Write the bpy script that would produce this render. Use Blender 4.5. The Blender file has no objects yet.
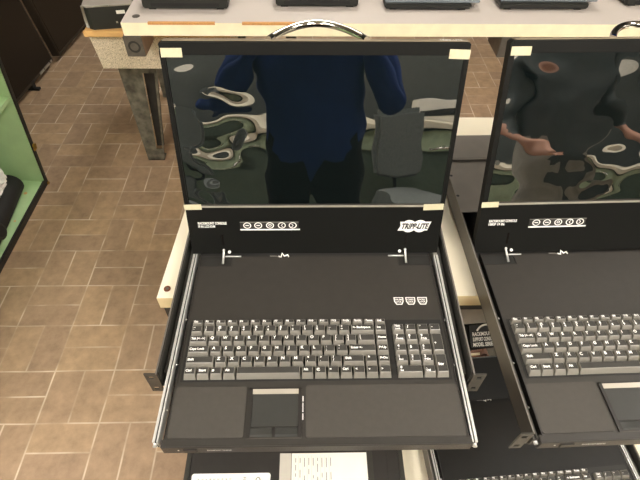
import bpy, bmesh, math, random
from math import radians as R, sin, cos, pi
from mathutils import Vector, Matrix
random.seed(4)
sc = bpy.context.scene
col = sc.collection

# ------------------------------------------------------------------ materials
def srgb(r, g, b):
    f = lambda c: (c/255/12.92) if c/255 <= .04045 else ((c/255+.055)/1.055)**2.4
    return (f(r), f(g), f(b), 1)

def mat(name, rgb, rough=.5, metal=0.0, var=.12, scale=30, spec=.5, bump=0, bscale=400, ior=None, emit=None, estr=0):
    m = bpy.data.materials.new(name); m.use_nodes = True
    nt = m.node_tree; b = nt.nodes['Principled BSDF']
    tc = nt.nodes.new('ShaderNodeTexCoord'); n = nt.nodes.new('ShaderNodeTexNoise')
    n.inputs['Scale'].default_value = scale; n.inputs['Detail'].default_value = 5
    nt.links.new(tc.outputs['Object'], n.inputs['Vector'])
    rp = nt.nodes.new('ShaderNodeValToRGB')
    c = srgb(*rgb)
    rp.color_ramp.elements[0].position = .3; rp.color_ramp.elements[1].position = .7
    rp.color_ramp.elements[0].color = [x*(1-var) for x in c[:3]]+[1]
    rp.color_ramp.elements[1].color = [min(1, x*(1+var)) for x in c[:3]]+[1]
    nt.links.new(n.outputs['Fac'], rp.inputs['Fac']); nt.links.new(rp.outputs['Color'], b.inputs['Base Color'])
    b.inputs['Roughness'].default_value = rough; b.inputs['Metallic'].default_value = metal
    b.inputs['Specular IOR Level'].default_value = spec
    if ior: b.inputs['IOR'].default_value = ior
    if bump:
        n2 = nt.nodes.new('ShaderNodeTexNoise'); n2.inputs['Scale'].default_value = bscale; n2.inputs['Detail'].default_value = 2
        nt.links.new(tc.outputs['Object'], n2.inputs['Vector'])
        bp = nt.nodes.new('ShaderNodeBump'); bp.inputs['Strength'].default_value = bump; bp.inputs['Distance'].default_value = .001
        nt.links.new(n2.outputs['Fac'], bp.inputs['Height']); nt.links.new(bp.outputs['Normal'], b.inputs['Normal'])
    if emit:
        b.inputs['Emission Color'].default_value = srgb(*emit); b.inputs['Emission Strength'].default_value = estr
    return m

def film_mat(name, dist, scale, off, side_clear):
    """dark glossy display under a loose plastic film whose surface ripples; ripples fade where the film lies flat"""
    m = bpy.data.materials.new(name); m.use_nodes = True
    nt = m.node_tree; b = nt.nodes['Principled BSDF']
    b.inputs['Base Color'].default_value = (.0035, .0055, .0055, 1)
    b.inputs['Roughness'].default_value = .015; b.inputs['IOR'].default_value = 2.6
    tc = nt.nodes.new('ShaderNodeTexCoord')
    mp = nt.nodes.new('ShaderNodeMapping'); mp.inputs['Location'].default_value = off; mp.inputs['Scale'].default_value = (1, 1.25, 1)
    nt.links.new(tc.outputs['Object'], mp.inputs['Vector'])
    n = nt.nodes.new('ShaderNodeTexNoise'); n.inputs['Scale'].default_value = scale; n.inputs['Detail'].default_value = 1.0
    nt.links.new(mp.outputs['Vector'], n.inputs['Vector'])
    h = n.outputs['Fac']
    if side_clear:
        sx = nt.nodes.new('ShaderNodeSeparateXYZ'); nt.links.new(tc.outputs['Object'], sx.inputs[0])
        a = nt.nodes.new('ShaderNodeMapRange'); a.inputs['From Min'].default_value = -.06; a.inputs['From Max'].default_value = -.16
        a.inputs['To Min'].default_value = .12; a.inputs['To Max'].default_value = 1.0; a.interpolation_type = 'SMOOTHSTEP'
        nt.links.new(sx.outputs['X'], a.inputs['Value'])
        c = nt.nodes.new('ShaderNodeMath'); c.operation = 'SUBTRACT'; nt.links.new(h, c.inputs[0]); c.inputs[1].default_value = .5
        d = nt.nodes.new('ShaderNodeMath'); d.operation = 'MULTIPLY'; nt.links.new(c.outputs[0], d.inputs[0]); nt.links.new(a.outputs['Result'], d.inputs[1])
        h = d.outputs[0]
    bp = nt.nodes.new('ShaderNodeBump'); bp.inputs['Strength'].default_value = 1.0; bp.inputs['Distance'].default_value = dist
    nt.links.new(h, bp.inputs['Height']); nt.links.new(bp.outputs['Normal'], b.inputs['Normal'])
    return m

def floor_mat():
    m = bpy.data.materials.new('quarry_tile'); m.use_nodes = True
    nt = m.node_tree; L = nt.links.new; b = nt.nodes['Principled BSDF']
    def M(op, a, bb=None, cc=None):
        n = nt.nodes.new('ShaderNodeMath'); n.operation = op
        for i, v in enumerate((a, bb, cc)):
            if v is None: continue
            if isinstance(v, (int, float)): n.inputs[i].default_value = v
            else: L(v, n.inputs[i])
        return n.outputs[0]
    tc = nt.nodes.new('ShaderNodeTexCoord'); sx = nt.nodes.new('ShaderNodeSeparateXYZ'); L(tc.outputs['Object'], sx.inputs[0])
    S = TILE_S
    wv = nt.nodes.new('ShaderNodeTexNoise'); wv.inputs['Scale'].default_value = 4; L(tc.outputs['Object'], wv.inputs['Vector'])
    wob = M('MULTIPLY', M('SUBTRACT', wv.outputs['Fac'], .5), .04)
    u = M('ADD', M('DIVIDE', M('SUBTRACT', sx.outputs['X'], TILE_X0), S[0]), wob)
    v = M('ADD', M('DIVIDE', M('SUBTRACT', sx.outputs['Y'], TILE_Y0), S[1]), wob)
    fu, fv = M('FLOOR', u), M('FLOOR', v)
    par = M('FLOORED_MODULO', M('ADD', fu, fv), 2)          # 0 or 1
    lu, lv = M('SUBTRACT', u, fu), M('SUBTRACT', v, fv)
    inv = M('SUBTRACT', 1, par)
    # coordinate across the pair of bricks
    across = M('ADD', M('MULTIPLY', lu, par), M('MULTIPLY', lv, inv))
    half = M('FLOOR', M('MULTIPLY', across, 2))
    def edge(t): return M('MINIMUM', t, M('SUBTRACT', 1, t))
    dmid = M('ABSOLUTE', M('SUBTRACT', across, .5))
    d = M('MINIMUM', M('MINIMUM', edge(lu), edge(lv)), dmid)
    mr = nt.nodes.new('ShaderNodeMapRange'); mr.interpolation_type = 'SMOOTHSTEP'
    mr.inputs['From Min'].default_value = .007; mr.inputs['From Max'].default_value = .020
    mr.inputs['To Min'].default_value = 1; mr.inputs['To Max'].default_value = 0
    L(d, mr.inputs['Value'])
    g = mr.outputs['Result']
    gn = nt.nodes.new('ShaderNodeTexNoise'); gn.inputs['Scale'].default_value = 7; L(tc.outputs['Object'], gn.inputs['Vector'])
    gmr = nt.nodes.new('ShaderNodeMapRange'); gmr.inputs['From Min'].default_value = .42; gmr.inputs['From Max'].default_value = .66
    gmr.inputs['To Min'].default_value = .12; gmr.inputs['To Max'].default_value = .95; L(gn.outputs['Fac'], gmr.inputs['Value'])
    g = M('MULTIPLY', g, gmr.outputs['Result'])
    cb = nt.nodes.new('ShaderNodeCombineXYZ'); L(fu, cb.inputs[0]); L(fv, cb.inputs[1]); L(half, cb.inputs[2])
    wn = nt.nodes.new('ShaderNodeTexWhiteNoise'); wn.noise_dimensions = '3D'; L(cb.outputs[0], wn.inputs['Vector'])
    rp = nt.nodes.new('ShaderNodeValToRGB'); cr = rp.color_ramp
    cr.elements[0].color = srgb(157, 131, 106); cr.elements[1].color = srgb(175, 147, 115)
    e = cr.elements.new(.5); e.color = srgb(166, 139, 111)
    L(wn.outputs['Value'], rp.inputs['Fac'])
    ns = nt.nodes.new('ShaderNodeTexNoise'); ns.inputs['Scale'].default_value = 24; ns.inputs['Detail'].default_value = 9; ns.inputs['Roughness'].default_value = .68; L(tc.outputs['Object'], ns.inputs['Vector'])
    nr = nt.nodes.new('ShaderNodeMapRange'); nr.inputs['From Min'].default_value = .3; nr.inputs['From Max'].default_value = .7
    nr.inputs['To Min'].default_value = .80; nr.inputs['To Max'].default_value = 1.22; L(ns.outputs['Fac'], nr.inputs['Value'])
    mx = nt.nodes.new('ShaderNodeMix'); mx.data_type = 'RGBA'; mx.blend_type = 'MULTIPLY'; mx.inputs[0].default_value = 1
    L(rp.outputs['Color'], mx.inputs[6]); L(nr.outputs['Result'], mx.inputs[7])
    m2 = nt.nodes.new('ShaderNodeMix'); m2.data_type = 'RGBA'; L(g, m2.inputs[0]); L(mx.outputs[2], m2.inputs[6]); m2.inputs[7].default_value = srgb(222, 206, 182)
    L(m2.outputs[2], b.inputs['Base Color'])
    b.inputs['Roughness'].default_value = .62
    bp = nt.nodes.new('ShaderNodeBump'); bp.inputs['Strength'].default_value = .25; bp.inputs['Distance'].default_value = .004
    L(ns.outputs['Fac'], bp.inputs['Height']); L(bp.outputs['Normal'], b.inputs['Normal'])
    return m

FLOOR = -.85
k = (FLOOR-.6735)/(-.8-.6735)         # tile grid measured on a plane 0.8 m down, carried to the floor
TILE_S = (.19*k, .1715*k)
TILE_X0 = -.0083+(-.655+.0083)*k; TILE_Y0 = -.2208+(.336+.2208)*k

MT = dict(
 floor=floor_mat(),
 wall=mat('wall_paint', (78, 80, 76), .8), upper_wall=mat('reflector_wall_paint', (228, 222, 208), .8), ceiling=mat('ceiling_tile', (176, 174, 168), .9),
 deck=mat('black_powder_coat', (52, 49, 45), .42, 0, .06, 60, .5, .25, 1500),
 deck_dark=mat('black_plastic', (43, 40, 37), .45, 0, .06, 60, .5, .2, 1500),
 lid=mat('black_lid_paint', (20, 20, 18), .5, 0, .05, 40, .16, .15, 1500),
 key=mat('key_plastic', (60, 58, 54), .6, 0, .05, 80, .3, .1, 2500), key_side_lit=mat('smooth_lit_key_plastic', (126, 122, 113), .3, 0, .05, 80, 1.0),  # key sides are paler than the tops: light on the slopes painted in
 palm=mat('palm_rest_plastic', (68, 64, 58), .55, 0, .05, 120, .45, .3, 2500),
 pad=mat('touchpad_plastic', (56, 56, 53), .4, 0, .05, 80, .5),
 bar=mat('painted_gloss_grey', (176, 168, 154), .3, .2, .05),  # pale base colour paints the gloss on the touchpad's sloped bar
 steel=mat('zinc_steel', (225, 224, 219), .5, .55, .08, 90),
 chrome=mat('chrome', (225, 222, 215), .07, 1, .02),
 edge=mat('edge_sheen_beige', (150, 136, 112), .45, .5, .06, 60),  # pale colour paints the glancing sheen along the lid's top edge
 flank=mat('dark_satin_steel', (84, 79, 72), .3, .6, .06, 40), deck_shaded=mat('shaded_black_powder_coat', (30, 29, 27), .5, 0, .06, 60, .3), grey_reflection=mat('painted_reflection_grey', (176, 168, 158), .35), chassis=mat('grey_black_steel', (66, 64, 59), .38, .35, .06, 50, .5, .15, 900),  # lower deck colour holds painted shade; grey sheet colour holds a painted reflection
 inner=mat('chassis_interior', (34, 33, 30), .6),
 cover=mat('grey_cover_steel', (124, 118, 110), .45, .3, .05, 40, .5),
 white=mat('white_print', (246, 244, 238), .6, 0, .03),
 greyprint=mat('grey_print', (120, 117, 110), .6, 0, .03),
 ink=mat('black_print', (28, 27, 26), .6, 0, .03),
 tape=mat('cream_tape', (206, 197, 164), .65, 0, .05, 150),
 bench=mat('cream_laminate', (238, 228, 203), .4, 0, .025, 14, .5),
 bench_edge=mat('cream_edge', (222, 203, 158), .5, 0, .06, 30),
 dark_steel=mat('dark_frame_steel', (52, 50, 46), .5, .3),
 tabletop=mat('white_tabletop', (200, 190, 181), .35, 0, .03, 8, .5),
 table_edge=mat('cream_table_edge', (252, 240, 204), .5, 0, .05, 22),
 worn=mat('worn_chipboard', (205, 150, 88), .7, 0, .15, 220),
 beam=mat('grey_tube_steel', (96, 90, 82), .45, .3, .15, 60),
 beam_side=mat('brown_grey_tube', (140, 116, 98), .5, .2, .1, 60),
 wood=mat('birch_top', (222, 176, 112), .5, 0, .08, 20),
 galv=mat('galvanised_steel', (112, 109, 97), .45, .35, .5, 30),
 blackbox=mat('black_case_plastic', (33, 34, 30), .5, 0, .1, 30),
 bluegrey=mat('blue_grey_lid', (128, 136, 140), .4, 0, .06, 30),
 greytop=mat('grey_case_top', (150, 142, 132), .45, 0, .06, 30),
 silver=mat('silver_trim', (170, 165, 152), .4, .4),
 teal=mat('teal_plastic', (110, 196, 170), .4),
 carcass=mat('dark_green_paint', (86, 100, 86), .5), drawer=mat('grey_green_paint', (176, 192, 158), .5), green=mat('pale_green_paint', (180, 212, 158), .5, 0, .07, 10, .5),
 black_edge=mat('worn_black_edge', (34, 31, 26), .6, 0, .5, 120),
 brass=mat('brass', (190, 150, 70), .35, .8, .2, 200),
 tvscreen=mat('black_screen', (16, 13, 10), .25, 0, .05, 20, .4),
 tvbez=mat('dark_brown_bezel', (45, 38, 30), .4, 0, .1, 20, .5),
 rubber=mat('black_rubber', (26, 25, 24), .7),
 bag=mat('clear_white_plastic', (222, 218, 212), .22, 0, .15, 60, .6, .6, 60),
 rust=mat('rusty_screw', (120, 72, 50), .6, .3, .3, 500),
 paper=mat('white_paper', (236, 232, 222), .8, 0, .02, 30),
 paper_grey=mat('grey_paper', (196, 190, 178), .8, 0, .03, 30),
 navy=mat('navy_shirt', (38, 62, 120), .9, 0, .12, 30, .2), trousers=mat('black_trousers', (18, 19, 20), .9, 0, .1, 30, .2),
 khaki=mat('grey_trousers', (176, 172, 160), .9, 0, .1, 30, .2), greyshirt=mat('grey_shirt', (84, 88, 86), .9, 0, .1, 30, .2),
 skin=mat('skin', (205, 150, 122), .55, 0, .06, 30), hair=mat('dark_hair', (40, 28, 20), .6, 0, .3, 80),
 fabric=mat('grey_chair_fabric', (120, 124, 120), .9, 0, .15, 80, .2),
 lamp=mat('lamp_diffuser', (255, 250, 240), .6, 0, .01, 5, .2, emit=(255, 249, 240), estr=24.0),
)
g = MT['galv'].node_tree   # darker mottling
def speckle():
    m = bpy.data.materials.new('speckled_laminate'); m.use_nodes = True
    nt = m.node_tree; b = nt.nodes['Principled BSDF']
    tc = nt.nodes.new('ShaderNodeTexCoord'); n = nt.nodes.new('ShaderNodeTexNoise'); n.inputs['Scale'].default_value = 330; n.inputs['Detail'].default_value = 2
    nt.links.new(tc.outputs['Object'], n.inputs['Vector'])
    rp = nt.nodes.new('ShaderNodeValToRGB'); cr = rp.color_ramp
    cr.elements[0].position = .33; cr.elements[0].color = srgb(138, 124, 104)
    cr.elements[1].position = .66; cr.elements[1].color = srgb(236, 222, 196)
    e = cr.elements.new(.46); e.color = srgb(210, 194, 166)
    nt.links.new(n.outputs['Fac'], rp.inputs['Fac']); nt.links.new(rp.outputs['Color'], b.inputs['Base Color'])
    b.inputs['Roughness'].default_value = .55
    return m
MT['speckle'] = speckle()
MT['film_a'] = film_mat('rippled_film_display', .0075, 9.5, (.37, .11, 0), True)
MT['film_b'] = film_mat('loose_film_display', .0050, 9.0, (1.3, .7, 0), False)
MT['film_c'] = film_mat('flat_film_display', .001, 8.0, (2.3, .7, 0), False)

# ------------------------------------------------------------------ mesh builder
_tcache = {}
def text_mesh(s, bold=0.0):
    key = (s, bold)
    if key not in _tcache:
        c = bpy.data.curves.new('lettering', 'FONT'); c.body = s; c.size = 1; c.offset = bold; c.resolution_u = 2
        o = bpy.data.objects.new('lettering', c); me = o.to_mesh()
        vs = [v.co.copy() for v in me.vertices]; fs = [tuple(p.vertices) for p in me.polygons]
        o.to_mesh_clear(); bpy.data.objects.remove(o); bpy.data.curves.remove(c)
        _tcache[key] = (vs, fs)
    return _tcache[key]

class MB:
    def __init__(s): s.v = []; s.f = []; s.mi = []; s.sm = []; s.mats = []; s.tm = Matrix()
    def m(s, k):
        if k not in s.mats: s.mats.append(k)
        return s.mats.index(k)
    def add(s, vs, fs, k, smooth=False):
        o = len(s.v); s.v += [tuple(s.tm @ Vector(p)) for p in vs]
        i = s.m(k)
        for f in fs: s.f.append(tuple(o+a for a in f)); s.mi.append(i); s.sm.append(smooth)
    def box(s, x0, x1, y0, y1, z0, z1, k, c=0):
        if c > 0: return s.bbox(x0, x1, y0, y1, z0, z1, k, c)
        vs = [(x, y, z) for z in (z0, z1) for y in (y0, y1) for x in (x0, x1)]
        s.add(vs, [(0, 2, 3, 1), (4, 5, 7, 6), (0, 1, 5, 4), (2, 6, 7, 3), (0, 4, 6, 2), (1, 3, 7, 5)], k)
    def bbox(s, x0, x1, y0, y1, z0, z1, k, c):
        bm = bmesh.new(); bmesh.ops.create_cube(bm, size=1)
        for v in bm.verts:
            v.co = Vector((x0 if v.co.x < 0 else x1, y0 if v.co.y < 0 else y1, z0 if v.co.z < 0 else z1))
        bmesh.ops.bevel(bm, geom=bm.edges[:], offset=c, segments=2, affect='EDGES')
        bm.verts.index_update()
        s.add([v.co.copy() for v in bm.verts], [tuple(v.index for v in f.verts) for f in bm.faces], k); bm.free()
    def prism(s, pts, z0, z1, k):          # polygon in xy extruded in z
        n = len(pts); vs = [(x, y, z0) for x, y in pts]+[(x, y, z1) for x, y in pts]
        fs = [tuple(range(n-1, -1, -1)), tuple(range(n, 2*n))]+[(i, (i+1) % n, n+(i+1) % n, n+i) for i in range(n)]
        s.add(vs, fs, k)
    def rrect(s, x0, x1, y0, y1, r, z0, z1, k, seg=4):
        pts = []
        for cx, cy, a in ((x1-r, y1-r, 0), (x0+r, y1-r, 90), (x0+r, y0+r, 180), (x1-r, y0+r, 270)):
            for i in range(seg+1): t = R(a+90*i/seg); pts.append((cx+r*cos(t), cy+r*sin(t)))
        s.prism(pts, z0, z1, k)
    def tube(s, pts, r, k, n=10, caps=True):
        pts = [Vector(p) for p in pts]; rs = r if isinstance(r, (list, tuple)) else [r]*len(pts)
        vs = []; fs = []
        up = Vector((.31, .17, .93))
        for i, p in enumerate(pts):
            d = (pts[min(i+1, len(pts)-1)]-pts[max(i-1, 0)]).normalized()
            a = d.cross(up)
            if a.length < .05: a = d.cross(Vector((1, 0, 0)))
            a.normalize(); b = d.cross(a).normalized()
            for j in range(n): t = 2*pi*j/n; vs.append(p+rs[i]*(cos(t)*a+sin(t)*b))
        for i in range(len(pts)-1):
            for j in range(n): fs.append((i*n+j, i*n+(j+1) % n, (i+1)*n+(j+1) % n, (i+1)*n+j))
        s.add(vs, fs, k, True)
        if caps: s.add(vs[:n], [tuple(range(n))], k); s.add(vs[-n:], [tuple(range(n-1, -1, -1))], k)
    def ring(s, cx, cy, r0, r1, z, k, n=20, sx=1):
        vs = [(cx+r*cos(2*pi*i/n)*sx, cy+r*sin(2*pi*i/n), z) for r in (r0, r1) for i in range(n)]
        s.add(vs, [(i, n+i, n+(i+1) % n, (i+1) % n) for i in range(n)], k)
    def disc(s, cx, cy, r, z, k, n=20, sx=1):
        s.add([(cx+r*cos(2*pi*i/n)*sx, cy+r*sin(2*pi*i/n), z) for i in range(n)], [tuple(range(n))], k)
    def quad(s, x0, x1, y0, y1, z, k): s.add([(x0, y0, z), (x1, y0, z), (x1, y1, z), (x0, y1, z)], [(0, 1, 2, 3)], k)
    def text(s, t, x, y, z, k, h=None, w=None, bold=0.0, shear=0, center=False, rot=0):
        vs, fs = text_mesh(t, bold)
        if not vs: return
        x0 = min(v.x for v in vs); x1 = max(v.x for v in vs); y0 = min(v.y for v in vs); y1 = max(v.y for v in vs)
        sy = h/.7 if h else 1; sxx = (w/(x1-x0)) if w else sy
        out = []
        for v in vs:
            px = (v.x-x0)*sxx; py = (v.y-(y0+y1)/2 if center else v.y)*sy
            if center: px -= (x1-x0)*sxx/2
            px += shear*py
            c, sn = cos(rot), sin(rot); out.append((x+c*px-sn*py, y+sn*px+c*py, z))
        s.add(out, fs, k)
    def ball(s, c, r, k, n=10):
        vs = []; fs = []; c = Vector(c); rr = r if isinstance(r, (tuple, list)) else (r, r, r)
        for i in range(n//2+1):
            p = pi*i/(n//2)
            for j in range(n): t = 2*pi*j/n; vs.append(c+Vector((rr[0]*sin(p)*cos(t), rr[1]*sin(p)*sin(t), rr[2]*cos(p))))
        for i in range(n//2):
            for j in range(n): fs.append((i*n+j, (i+1)*n+j, (i+1)*n+(j+1) % n, i*n+(j+1) % n))
        s.add(vs, fs, k, True)
    def mesh(s, name):
        me = bpy.data.meshes.new(name); me.from_pydata(s.v, [], s.f)
        for k in s.mats: me.materials.append(MT[k])
        for p, i, q in zip(me.polygons, s.mi, s.sm): p.material_index = i; p.use_smooth = q
        bm = bmesh.new(); bm.from_mesh(me); bmesh.ops.remove_doubles(bm, verts=bm.verts, dist=1e-7)
        bm.to_mesh(me); bm.free(); me.update()
        return me
    def build(s, name, parent=None, loc=(0, 0, 0)):
        o = bpy.data.objects.new(name, s.mesh(name)); col.objects.link(o); o.location = loc
        if parent: o.parent = parent
        return o

def tag(o, label, cat, group=None):
    o['label'] = label; o['category'] = cat
    if group: o['group'] = group
    return o
def thing(name, label, cat, loc=(0, 0, 0), rz=0, group=None):
    o = bpy.data.objects.new(name, None); o.empty_display_size = .05; col.objects.link(o)
    o.location = loc; o.rotation_euler = (0, 0, rz); return tag(o, label, cat, group)
def struct(o): o['kind'] = 'structure'; return o
def plab(o, l): o['label'] = l; return o

# ------------------------------------------------------------------ the setting
X0, X1, Y0, Y1, CE = -3.2, 3.6, -3.4, 5.5, 1.95
b = MB(); b.box(X0, X1, Y0, Y1, FLOOR-.1, FLOOR, 'floor'); fl = struct(b.build('floor'))
b = MB(); b.box(X0, X1, Y0, Y1, CE, CE+.1, 'ceiling'); struct(b.build('ceiling'))
for n, a in (('left', (X0-.1, X0, Y0, Y1)), ('right', (X1, X1+.1, Y0, Y1)), ('rear', (X0, X1, Y0-.1, Y0)), ('front', (X0, X1, Y1, Y1+.1))):
    b = MB(); b.box(*a, FLOOR, .95, 'wall'); b.box(*a, .95, CE, 'upper_wall' if n == 'rear' else 'wall'); struct(b.build('wall_'+n))  # rear wall's pale upper band is added to reflect light onto key slopes
LAMPS = [(-1.3, -.9), (.9, -.9), (.1, 3.0), (2.5, .2), (-1.3, -2.5), (.9, -2.5), (-2.6, -.9), (2.5, -2.5)]
for x, y in LAMPS:
    t = thing('ceiling_light', 'flat rectangular fluorescent ceiling light above the benches', 'ceiling light', (x, y, CE), 0, 'ceiling lights')
    b = MB(); b.box(-.32, .32, -.62, .62, -.03, 0, 'ceiling'); b.build('frame', t)
    b = MB(); b.box(-.29, .29, -.59, .59, -.036, -.031, 'lamp'); b.build('diffuser', t)

# ------------------------------------------------------------------ consoles
U = .0194; UY = .0178; KX, KY, GAP = -.1983, .0933, .0086
YH, ZL, WL, LL = .3387, .0154, .2211, .3486
TILT = .279
B = .029                                   # deck height above the surface the console stands on

def key_mesh(w, h, legends):
    b = MB(); gp = .0009
    x0, x1, y0, y1 = gp, w-gp, gp, h-gp; H = .0092
    i_f = .0058 if h > .015 else .0032
    tx0, tx1, ty0, ty1 = x0+.0018, x1-.0018, y0+i_f, y1-.0008
    e = .0007
    vs = [(x0, y0, 0), (x1, y0, 0), (x1, y1, 0), (x0, y1, 0),
          (x0, y0, .0012), (x1, y0, .0012), (x1, y1, .0012), (x0, y1, .0012),
          (tx0-e, ty0-e, H-.0006), (tx1+e, ty0-e, H-.0006), (tx1+e, ty1+e, H-.0006), (tx0-e, ty1+e, H-.0006),
          (tx0, ty0, H), (tx1, ty0, H), (tx1, ty1, H), (tx0, ty1, H)]
    fs = []
    for r in range(3):
        o = r*4
        for i in range(4): fs.append((o+i, o+(i+1) % 4, o+4+(i+1) % 4, o+4+i))
    b.add(vs, fs, 'key_side_lit'); b.add(vs, [(12, 13, 14, 15)], 'key')
    for (t, fx, fy, hh, mw) in legends:
        vs2, _ = text_mesh(t, .04)
        wid = (max(v.x for v in vs2)-min(v.x for v in vs2))*hh/.7 if vs2 else 0
        lim = (tx1-tx0)*mw
        b.text(t, tx0+fx, ty0+(ty1-ty0)*fy, H+.00015, 'white', h=hh, w=(lim if wid > lim else None), bold=.04)
    return b.mesh('key')

def key_layout():
    K = []
    def one(t): return [(t, .0014, .42, .0046, .5)]
    def two(a, c): return [(a, .0016, .58, .0036, .4), (c, .0016, .08, .0036, .4)]
    def word(t): return [(t, .0010, .36, .0037, .88)]
    fw = 16*U/17
    for i, t in enumerate(['Esc']+['F%d' % n for n in range(1, 13)]+['PrtSc', 'ScrLk', 'Pause', 'Del']):
        K.append((i*fw, 5*UY, fw, .0100, [(t, .0010, .2, .0034, .85)]))
    x = 0
    for a, c in zip('~!@#$%^&*()_+', '`1234567890-='):
        lg = two(a, c)
        K.append((x*U, 4*UY, U, UY, lg)); x += 1
    K.append((13*U, 4*UY, 2*U, UY, word('<- Backspace'))); K.append((15*U, 4*UY, U, UY, word('Ins')))
    K.append((0, 3*UY, 1.5*U, UY, word('Tab |<- ->|'))); x = 1.5
    for t in 'QWERTYUIOP': K.append((x*U, 3*UY, U, UY, one(t))); x += 1
    for a, c in ('{[', '}]'): K.append((x*U, 3*UY, U, UY, two(a, c))); x += 1
    K.append((x*U, 3*UY, 1.5*U, UY, two('|', '\\'))); K.append((15*U, 3*UY, U, UY, word('Home')))
    K.append((0, 2*UY, 1.75*U, UY, word('Caps Lock'))); x = 1.75
    for t in 'ASDFGHJKL': K.append((x*U, 2*UY, U, UY, one(t))); x += 1
    for a, c in (':;', '"\''): K.append((x*U, 2*UY, U, UY, two(a, c))); x += 1
    K.append((x*U, 2*UY, 2.25*U, UY, word('Enter <-'))); K.append((15*U, 2*UY, U, UY, word('PgUp')))
    K.append((0, UY, 2.25*U, UY, word('Shift'))); x = 2.25
    for t in 'ZXCVBNM': K.append((x*U, UY, U, UY, one(t))); x += 1
    for a, c in ('<,', '>.', '?/'): K.append((x*U, UY, U, UY, two(a, c))); x += 1
    K.append((x*U, UY, 1.75*U, UY, word('Shift'))); K.append((14*U, UY, U, UY, one('^'))); K.append((15*U, UY, U, UY, word('PgDn')))
    for i, t in enumerate(['Ctrl', 'Start', '#', 'Alt']): K.append((i*U, 0, U, UY, word(t)))
    K.append((4*U, 0, 5*U, UY, []))
    for i, t in enumerate(['Alt', '@', '=', 'Ctrl', '<', 'v', '>']): K.append(((9+i)*U, 0, U, UY, word(t)))
    px = 16*U+GAP
    def num(c, r, t, s=None, w=1, h=1):
        lg = [(t, .0014, .55 if s else .36, .0042, .6)]
        if s: lg.append((s, .0014, .08, .0030, .8))
        K.append((px+c*U, r*UY, w*U, h*UY, lg))
    num(0, 4, 'Num', 'Lock'); num(1, 4, '/'); num(2, 4, '*'); num(3, 4, '-')
    num(0, 3, '7', 'Home'); num(1, 3, '8', '^'); num(2, 3, '9', 'PgUp'); num(3, 2, '+', None, 1, 2)
    num(0, 2, '4', '<'); num(1, 2, '5'); num(2, 2, '6', '>')
    num(0, 1, '1', 'End'); num(1, 1, '2', 'v'); num(2, 1, '3', 'PgDn'); num(3, 0, 'Enter', None, 1, 2)
    num(0, 0, '0', 'Ins', 2); num(2, 0, '.', 'Del')
    return K
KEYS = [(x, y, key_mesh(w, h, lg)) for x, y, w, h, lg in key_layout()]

def arc(cx, cy, r, a0, a1, n=10): return [(cx+r*cos(R(a0+(a1-a0)*i/n)), cy+r*sin(R(a0+(a1-a0)*i/n))) for i in range(n+1)]

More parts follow.
